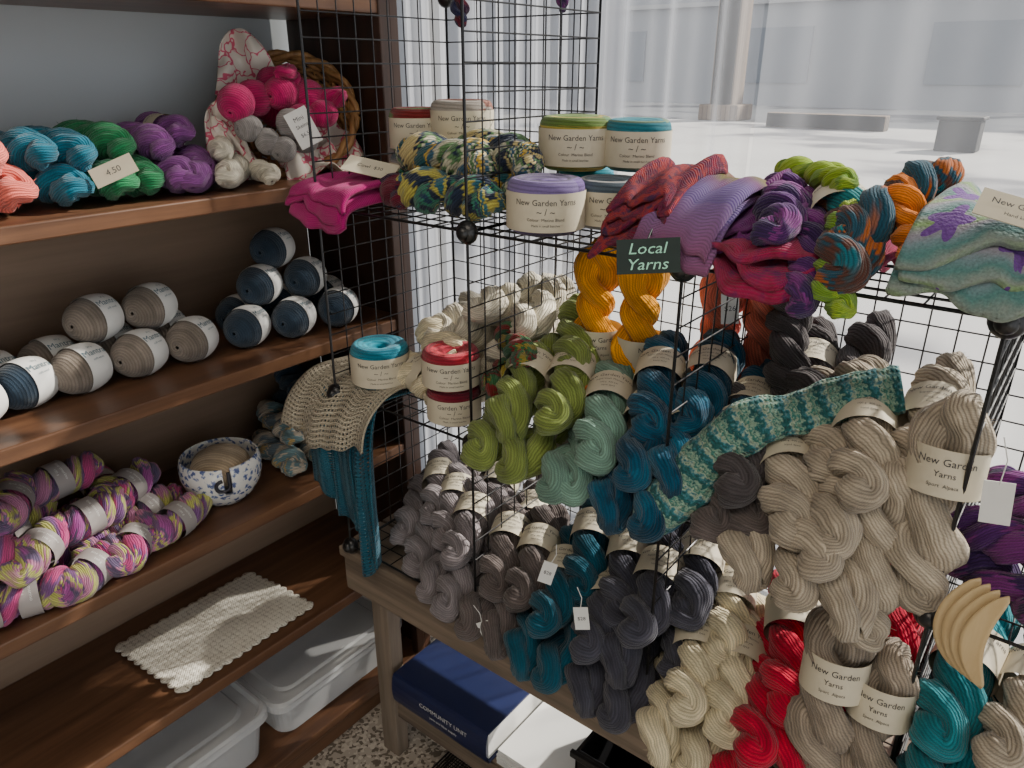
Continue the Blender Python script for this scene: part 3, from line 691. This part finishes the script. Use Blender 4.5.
pile('ivory_yarn_skein_pile',Y['beige'],((.07,.94,.115,-5,8,4),(.07,.94,.19,-8,10,2),(.14,.94,.042,-5,5,0),(.14,.95,.115,-5,8,1),(.13,.95,.19,-10,10,2),(.07,.99,.255,-8,12,5)),.15)
for i,(x,y,z) in enumerate(((-.60,.865,.845),(-.52,.85,.80),(-.725,.85,.665))):
    tag('price_tag',x,y,z,.024,.042,28,5,[('$28',.009,0)],string=.035,roll=(-15,8,25)[i])
tag('price_tag',-.02,.89,1.19,.03,.05,10,5,[],string=.05,roll=5)
p=empty('purple_yarn_skein_pile')
hank(p,Y['violet'],.02,.955,Z2+.035,az=60,label=False,s=.8,proto=0); hank(p,Y['violet'],.03,.965,Z2+.085,az=75,label=False,s=.8,proto=3); hank(p,Y['violet'],.035,.985,Z2+.13,az=50,label=False,s=.75,proto=5)
p=empty('wooden_shawl_pins'); WP=wood('pale_wood',(.50,.34,.16),(.66,.50,.28),2,.45)
for k in range(4):
    x0=-.035+.016*k
    def fw(u,v,k=k,x0=x0):
        t=v*2-1; w=.015*math.sqrt(max(0.0,1-t*t))+.001
        return (x0+(u-.5)*2*w*.8+.02*t*t-.006*k,.875-.006*k+.01*t*t,1.03+.065*t)
    cloth('pin_%d'%k,fw,6,24,WP,.004,p)
p=empty('maroon_yarn_tassel'); hank(p,Y['navmar'],-1.08,1.22,1.76,vert=True,label=False,s=.4,az=30)
hank(p,Y['violet'],-.84,1.22,1.76,vert=True,label=False,s=.28)

# ================================================================== BOOKSHELF CONTENTS
zs=1.42
p=empty('coral_yarn_skein_pile'); hank(p,Y['coral'],-1.39,.435,zs+.040,az=100,label=False,s=.9,proto=0); hank(p,Y['coral'],-1.39,.415,zs+.10,az=98,label=False,s=.9,proto=3); hank(p,Y['coral'],-1.41,.35,zs+.040,az=95,label=False,s=.9,proto=0)
p=empty('teal_yarn_skein_pile'); hank(p,Y['teal'],-1.39,.52,zs+.036,az=102,s=.85,proto=0,label=False); hank(p,Y['teal'],-1.41,.56,zs+.09,az=95,s=.85,proto=3,label=False); hank(p,Y['teal'],-1.41,.495,zs+.09,az=100,s=.8,proto=5,label=False)
p=empty('green_yarn_skein_pile'); hank(p,Y['green'],-1.39,.60,zs+.036,az=98,s=.85,proto=0,label=False); hank(p,Y['green'],-1.39,.66,zs+.036,az=92,s=.8,proto=5,label=False); hank(p,Y['green'],-1.43,.64,zs+.095,az=92,s=.85,proto=3,label=False)
p=empty('purple_yarn_skein_pile'); hank(p,Y['purple'],-1.38,.735,zs+.034,az=78,s=.82,proto=0,label=False); hank(p,Y['purple'],-1.42,.72,zs+.09,az=85,s=.8,proto=3,label=False); hank(p,Y['purple'],-1.44,.81,zs+.04,az=75,s=.82,proto=5,label=False); hank(p,Y['purple'],-1.335,.775,zs+.03,az=50,s=.7,proto=0,label=False)
hank(p,Y['purple'],-1.47,.79,zs+.10,az=85,s=.75,label=True,proto=0)
p=empty('white_yarn_skein_pile'); hank(p,Y['white'],-1.325,.835,zs+.030,az=50,s=.65,proto=0,label=False); hank(p,Y['white'],-1.375,.88,zs+.032,az=50,s=.65,proto=3,label=False); hank(p,Y['white'],-1.37,.845,zs+.070,az=60,s=.55,proto=3,label=False); hank(p,Y['white'],-1.29,.88,zs+.026,az=70,s=.5,proto=0,label=False)
tag('price_tag',-1.262,.585,1.480,.068,.032,52,25,[('4.50',.014,0)],PAPER,roll=24)
# ---- basket
WK=wood('wicker',(.22,.10,.035),(.50,.27,.10),1,.5,2)
bas=empty('wicker_basket',(-1.425,1.05,1.54))
bas.rotation_euler=Vector((.70,-.60,.62)).to_track_quat('Z','Y').to_euler()
mb=MB()
R1,R0,H=.138,.075,.10
for j in range(11):
    t=j/10; r=R0+(R1-R0)*t**.7
    pts=[((r+.004*(1 if (i+j)%2 else -1))*math.cos(tau*i/40),(r+.004*(1 if (i+j)%2 else -1))*math.sin(tau*i/40),-H+H*t) for i in range(40)]
    mb.tube(pts,.0052,6,closed=True)
for i in range(20):
    a=tau*(i+.5)/20; mb.tube([((R0+(R1-R0)*(t/6)**.7)*math.cos(a),(R0+(R1-R0)*(t/6)**.7)*math.sin(a),-H+H*t/6) for t in range(7)],.003,5)
for k in range(2):
    mb.tube([((R1+.006*math.cos(i*.8+k*pi))*math.cos(tau*i/60),(R1+.006*math.cos(i*.8+k*pi))*math.sin(tau*i/60),.004+.006*math.sin(i*.8+k*pi)) for i in range(60)],.007,7,closed=True)
for k in range(6): mb.tube([(R0*k/6*math.cos(tau*i/30)+.001,R0*k/6*math.sin(tau*i/30),-H) for i in range(30)],.006,5,closed=True)
mb.obj('woven_body',WK,True,parent=bas)
n=N('pink_print_fabric'); vo=n.new('ShaderNodeTexVoronoi'); vo.feature='DISTANCE_TO_EDGE'; vo.inputs['Scale'].default_value=26
nzv=n.new('ShaderNodeTexNoise'); nzv.inputs['Scale'].default_value=30; n.link(n.obj(),nzv.inputs[0]); am=n.new('ShaderNodeVectorMath'); am.operation='MULTIPLY_ADD'; n.link(nzv.outputs['Color'],am.inputs[0]); am.inputs[1].default_value=(.06,.06,.06); n.link(n.obj(),am.inputs[2]); n.link(am.outputs[0],vo.inputs[0])
n.base(n.ramp(vo.outputs['Distance'],[(.03,(.62,.10,.18)),(.06,(.72,.66,.58))]),.85); PF=n.m
fb=empty('pink_print_fabric')
def drape(nm,c,ax,bx,seed,sh=1):
    c=Vector(c);ax=Vector(ax);bx=Vector(bx);nn=ax.cross(bx).normalized(); rd=random.Random(seed); a,b,d=[rd.random()*tau for _ in range(3)]
    def fn(u,v):
        w=.013*math.sin(u*7+a+v*2)+.010*math.sin(v*8+b-u*4)+.006*math.sin(u*15+d)
        k=1-sh*v*.75; rnd=-.25*(2*u-1)**2*v
        return c+ax*(u-.5)*k+bx*(v+rnd)+nn*w
    cloth(nm,fn,26,26,PF,.002,fb)
drape('peak',(-1.45,.985,1.58),(.07,.13,0),(-.01,-.01,.125),1,.6)
drape('left_flap',(-1.38,.87,1.435),(.05,.08,.01),(-.02,.0,.14),2,.5)
drape('left_fold',(-1.37,.895,1.425),(.06,.07,.0),(-.05,-.03,.12),3,.5)
drape('right_flap',(-1.31,1.10,1.435),(.04,.12,0),(-.09,.02,.09),4,.4)
drape('front_flap',(-1.29,1.02,1.43),(.05,.13,0),(-.10,.02,.06),5,.3)
p=empty('magenta_yarn_ball_pile')
def rball(parent,mat,x,y,z,r,az=0,el=0):
    i=len(parent.children); inst('ball_%d'%i,BALLM,mat,parent,(x,y,z),(math.radians(el),0,math.radians(az)),(r/.043,r/.052,r/.043))
for x,y,z,r,a in ((-1.345,.875,1.57,.034,30),(-1.39,.945,1.575,.034,80),(-1.36,.99,1.585,.033,10),(-1.345,1.045,1.575,.033,50),(-1.37,1.07,1.55,.035,20),(-1.40,1.0,1.60,.032,70),(-1.33,1.01,1.535,.030,0),(-1.45,1.05,1.56,.05,0),(-1.31,1.05,1.545,.028,0)):
    rball(p,Y['magb'],x,y,z,r,a,a)
hank(p,Y['magenta'],-1.38,1.035,1.60,az=40,s=.6,label=False,el=-20,proto=0); hank(p,Y['magenta'],-1.35,1.06,1.56,az=110,s=.6,label=False,el=-20,proto=3)
p=empty('gray_yarn_ball_pile')
for x,y,z,r,a in ((-1.33,.885,1.525,.025,0),(-1.31,.91,1.50,.024,50),(-1.30,.96,1.53,.028,90),(-1.29,.93,1.485,.024,20),(-1.30,.99,1.50,.026,70)): rball(p,Y['grayb'],x,y,z,r,a,a)
tag('product_tag',-1.255,.955,1.525,.045,.07,50,10,[('Mini',.012,.018),('Skeins',.010,.004),('$6.50',.010,-.012)],roll=25)
# ---- second shelf: labelled balls
zs=1.09
p=empty('stone_yarn_ball_pile')
for x,y,z,a in ((-1.385,.515,.043,18),(-1.38,.62,.043,24),(-1.375,.725,.043,28),(-1.475,.50,.043,10),(-1.475,.61,.043,16),(-1.475,.72,.043,14),(-1.435,.575,.112,22),(-1.43,.68,.112,26)):
    ball(p,Y['stoneb'],x,y,zs+z,az=a,roll=42,s=1.0,band=BB)
p=empty('navy_yarn_ball_pile')
for x,y,z,a in ((-1.39,.425,.043,22),(-1.365,.335,.043,28),(-1.47,.40,.043,15),
    (-1.36,.84,.043,26),(-1.335,.94,.043,26),(-1.32,1.05,.043,30),(-1.45,.88,.043,20),(-1.44,.99,.043,20),(-1.43,1.1,.043,20),
    (-1.395,.905,.112,26),(-1.375,1.010,.112,26),(-1.42,.965,.178,24)):
    ball(p,Y['navyb'],x,y,zs+z,az=a,roll=42,s=.98,band=BB)
# ---- third shelf: small hand-dyed skeins with taupe labels
zs=.765
BT=band_mesh(.0415,.0405,.042,[('fine merino',.010,.006,1),('100 g',.008,-.008,1)])
BT.materials[0]=TAUPEL; BT.materials[1]=PAPERW
p=empty('pink_variegated_yarn_skein_pile')
for i,(x,y,z,a) in enumerate(((-1.30,.32,.032,-20),(-1.29,.42,.032,30),(-1.31,.51,.032,40),(-1.32,.60,.032,20),(-1.40,.36,.032,0),(-1.40,.47,.032,60),(-1.40,.58,.032,20),(-1.49,.40,.035,0),(-1.49,.54,.035,0),
    (-1.33,.36,.09,40),(-1.37,.46,.09,10),(-1.42,.56,.09,30),(-1.42,.35,.10,20),(-1.45,.45,.145,10),(-1.30,.25,.04,0),(-1.33,.27,.105,0),(-1.41,.36,.155,60),(-1.46,.53,.09,80))):
    o=hank(p,Y['pinky'],x,y,zs+z,az=a,roll=40,s=(.66,.78,.78),label=False,proto=(0,3,5)[i%3]) if False else hank(p,Y['pinky'],x,y,zs+z,az=a,roll=40,s=.76,label=False,proto=(0,3,5)[i%3]); b=inst('paper_label_%d'%i,BT,None,p,o.location,o.rotation_euler,.77)
    o.scale=(.84,.66,.84); b.scale=(.86,.77,.86)
n=N('glazed_floral_ceramic'); vo=n.new('ShaderNodeTexVoronoi'); vo.inputs['Scale'].default_value=75; n.link(n.obj(),vo.inputs[0])
nz=n.noise(n.obj(),130,4,.7); d=n.math('ADD',vo.outputs['Distance'],n.math('MULTIPLY',n.math('SUBTRACT',nz,.5),1.8))
n.base(n.ramp(d,[(.22,(.09,.12,.28)),(.34,(.24,.31,.48)),(.46,(.74,.73,.70))]),.18); n.b.inputs['Coat Weight'].default_value=.5
bw=empty('ceramic_yarn_bowl',(-1.375,.74,zs))
prof=[(.001,.003),(.035,.003),(.040,0),(.048,.004),(.066,.022),(.079,.045),(.085,.07),(.084,.092),(.080,.104),(.0775,.106),(.076,.103),(.079,.09),(.080,.07),(.074,.046),(.060,.025),(.04,.012),(.001,.01)]
v,fc,uv=lathe(prof,64)
slot_a=math.radians(-22)
keep=[];kuv=[]
for q,u_ in zip(fc,uv):
    c=sum((Vector(v[i]) for i in q),Vector())/4; a=math.atan2(c.y,c.x)-slot_a; s=a*.083
    if not(math.hypot(c.x,c.y)>.06 and abs(s)<.005 and c.z>.055): keep.append(q); kuv.append(u_)
mkobj('bowl_body',v,keep,n.m,True,bw,kuv)
mb=MB(); pts=[]
for i in range(22):
    t=i/21
    if t<.45: s=.002; z=.100-.03*t/.45
    else:
        aa=(t-.45)/.55*pi*1.5; s=.002-.013+.013*math.cos(-aa); z=.070-.013*math.sin(aa)
    a=slot_a+s/.083; r=.0862 if z>.06 else .083; pts.append((r*math.cos(a),r*math.sin(a),z))
mb.tube(pts,.004,8); mb.obj('yarn_slot',plain('slot_dark',(.02,.02,.03),.4),True,parent=bw)
yb=empty('oat_yarn_ball',(-1.375,.74,zs+.07)); inst('wound',BALLM,Y['oat'],yb,(0,0,.008),(0,0,.6),(1.4,1.12,.95))
p=empty('pastel_yarn_skein_pile')
for x,y,z,a in ((-1.40,.90,.034,80),(-1.40,.97,.034,85),(-1.43,.935,.09,75),(-1.42,1.05,.034,95)): hank(p,Y['pastel'],x,y,zs+z,az=a,s=.82,label=False,proto=0)
p=empty('navy_yarn_skein_pile')
for x,y,z,a in ((-1.46,.98,.09,60),(-1.44,1.05,.10,80),(-1.47,1.02,.15,70),(-1.43,1.12,.05,85),(-1.43,1.12,.13,85)): hank(p,Y['navy'],x,y,zs+z,az=a,s=.85,label=False,proto=0)
# ---- fourth shelf: crocheted mat
n=N('crochet_mat'); u,v_=n.uv()
a=n.math('SINE',n.math('MULTIPLY',u,tau*9)); b=n.math('SINE',n.math('MULTIPLY',v_,tau*13)); pr=n.math('MULTIPLY',a,b)
c2=n.math('MULTIPLY',n.math('SINE',n.math('MULTIPLY',u,tau*38)),n.math('SINE',n.math('MULTIPLY',v_,tau*55)))
nz=n.noise(n.obj(),90,3)
h=n.math('ADD',n.math('MULTIPLY_ADD',n.math('ABSOLUTE',pr),.3,.35),n.math('ADD',n.math('MULTIPLY',c2,.15),n.math('MULTIPLY',nz,.4))); n.base(n.ramp(h,[(.38,(.26,.21,.15)),(.62,(.78,.74,.64))]),.9); n.bump(h,.8,.004)
A=Vector((-1.515,.50,.434));B=Vector((-1.515,.845,.434));Cc=Vector((-1.285,.865,.434));D=Vector((-1.275,.52,.434))
def fm(u,v):
    p=A.lerp(B,v).lerp(D.lerp(Cc,v),u); e=.007
    ex=abs(math.sin(v*pi*14))*e*(1 if u>.999 else (-1 if u<.001 else 0)); ey=abs(math.sin(u*pi*10))*e*(1 if v>.999 else (-1 if v<.001 else 0))
    return (p.x+ex,p.y+ey,p.z+.002*math.sin(u*9)*math.sin(v*11)+.003)
cloth('crochet_lace_mat',fm,80,112,n.m,.003,None,(1,1))
# ---- bottom: clear plastic bins
n=N('clear_plastic'); n.base((.88,.90,.92),.2); n.b.inputs['Alpha'].default_value=.6; n.b.inputs['Transmission Weight'].default_value=.3; PL=n.m
def rrect(x0,x1,y0,y1,z,r,n=6):
    P=[]
    for cx,cy,a0 in ((x1-r,y1-r,0),(x0+r,y1-r,pi/2),(x0+r,y0+r,pi),(x1-r,y0+r,1.5*pi)):
        for i in range(n+1): a=a0+pi/2*i/n; P.append((cx+r*math.cos(a),cy+r*math.sin(a),z))
    return P
def bin_(x0,x1,y0,y1,z0,z1):
    p=empty('clear_plastic_storage_bin'); V=[];F=[]
    levels=[(.03,z0),(.012,z0+.01),(.0,z1-.03),(-.012,z1-.03),(-.012,z1-.012),(-.006,z1-.006),(.0,z1-.006),(.006,z1-.016),(.03,z1-.016),(.036,z1-.010)]
    for ins,z in levels: V+=rrect(x0+ins,x1-ins,y0+ins,y1-ins,z,.04)
    m=28
    for k in range(len(levels)-1):
        for i in range(m): F.append((k*m+i,k*m+(i+1)%m,(k+1)*m+(i+1)%m,(k+1)*m+i))
    F.append(tuple(range(m))[::-1]); F.append(tuple((len(levels)-1)*m+i for i in range(m)))
    mkobj('bin_and_lid',V,F,PL,False,p)
    mb=MB()
    for i in range(5): mb.tube(rrect(x0+.05,x1-.05,y0+.05,y1-.05,z0+.02+.02*i,.03),.004,5,closed=True)
    mb.obj('stacked_lids',PAPERW,parent=p)
bin_(-1.565,-1.28,.28,.70,.097,.25); bin_(-1.565,-1.28,.73,1.14,.097,.23); bin_(-1.565,-1.28,-.2,.25,.097,.25)
# ---- bench lower shelf
BN=plain('binder_navy',(.010,.016,.065),.4,.1)
bd=empty('navy_ring_binder'); x0,x1,y0,y1,z0,z1=-1.085,-.79,.93,1.22,.207,.295
mb=MB(); mb.box((x0,y0,z0),(x1,y1,z0+.004)); mb.box((x0,y0,z1-.004),(x1,y1,z1)); 
V=[];
for i in range(9):
    a=-pi/2+pi*i/8; V.append((y0-.012*math.cos(a)+0,(z0+z1)/2+(z1-z0)/2*math.sin(a)))
o=[];F=[]
for xx in (x0,x1):
    for (yy,zz) in V: o.append((xx,yy,zz))
for i in range(8): F.append((i,i+1,9+i+1,9+i))
mb.add(o,F,0)
mb.obj('cover',BN,parent=bd,bevel=.001)
mb=MB(); mb.box((x0+.006,y0+.004,z0+.006),(x1-.006,y1-.006,z1-.008)); mb.obj('pages',PAPERW,parent=bd)
mb=MB()
for t,s,dx,dz in (('COMMUNITY UNIT',.017,.02,.012),('yarn and fiber supply',.010,.02,-.008)):
    tv,tf=textpoly(t,s); mb.add([((x0+x1)/2+dx+a,y0-.0135,(z0+z1)/2+dz+b) for a,b in tv],tf)
mb.obj('spine_text',PAPERW,parent=bd)
ps=empty('paper_stack'); mb=MB()
for i in range(5): mb.box((-.775+random.uniform(-.004,.004),.94+random.uniform(-.006,.006),.207+i*.009),(-.60+random.uniform(-.004,.004),1.2,.2145+i*.009))
mb.obj('sheets',PAPERW,parent=ps)
cr=empty('black_crate'); mb=MB(); x0,x1,y0,y1=-.57,-.33,.93,1.22
mb.box((x0,y0,.207),(x1,y1,.215)); 
for (a,b) in (((x0,y0,.21),(x1,y0+.008,.40)),((x0,y1-.008,.21),(x1,y1,.40)),((x0,y0,.21),(x0+.008,y1,.40)),((x1-.008,y0,.21),(x1,y1,.40))): mb.box(a,b)
mb.box((x0-.008,y0-.008,.385),(x1+.008,y0+.002,.40)); mb.obj('crate_body',M_conn,parent=cr,bevel=.002)
mb=MB()
for k in range(4):
    panel((-.98,.80,.012+.012*k),(.36,0,0),(0,.36,0),12)
wp=empty('spare_wire_panels'); mb.obj('panels',M_wire,parent=wp)

# ================================================================== LIGHT
w=bpy.data.worlds.new('daylight'); SC.world=w; w.use_nodes=True
bg=w.node_tree.nodes['Background']; bg.inputs[0].default_value=(.93,.96,1,1); bg.inputs[1].default_value=1.35
sun=bpy.data.lights.new('sun','SUN'); sun.energy=13; sun.angle=math.radians(1.2); sun.color=(1,.94,.84)
so=bpy.data.objects.new('sun',sun); COL.objects.link(so); so.rotation_euler=Vector((.40,.75,.55)).to_track_quat('Z','Y').to_euler(); so.location=(2,6,5)
cl=bpy.data.lights.new('ceiling_fill_light','AREA'); cl.energy=17; cl.size=1.2; cl.color=(1,.88,.74)  # added warm fill near the ceiling to brighten the interior, no fixture modelled
lo=bpy.data.objects.new('ceiling_fill_light',cl); COL.objects.link(lo); lo.location=(-.2,-.5,2.76)
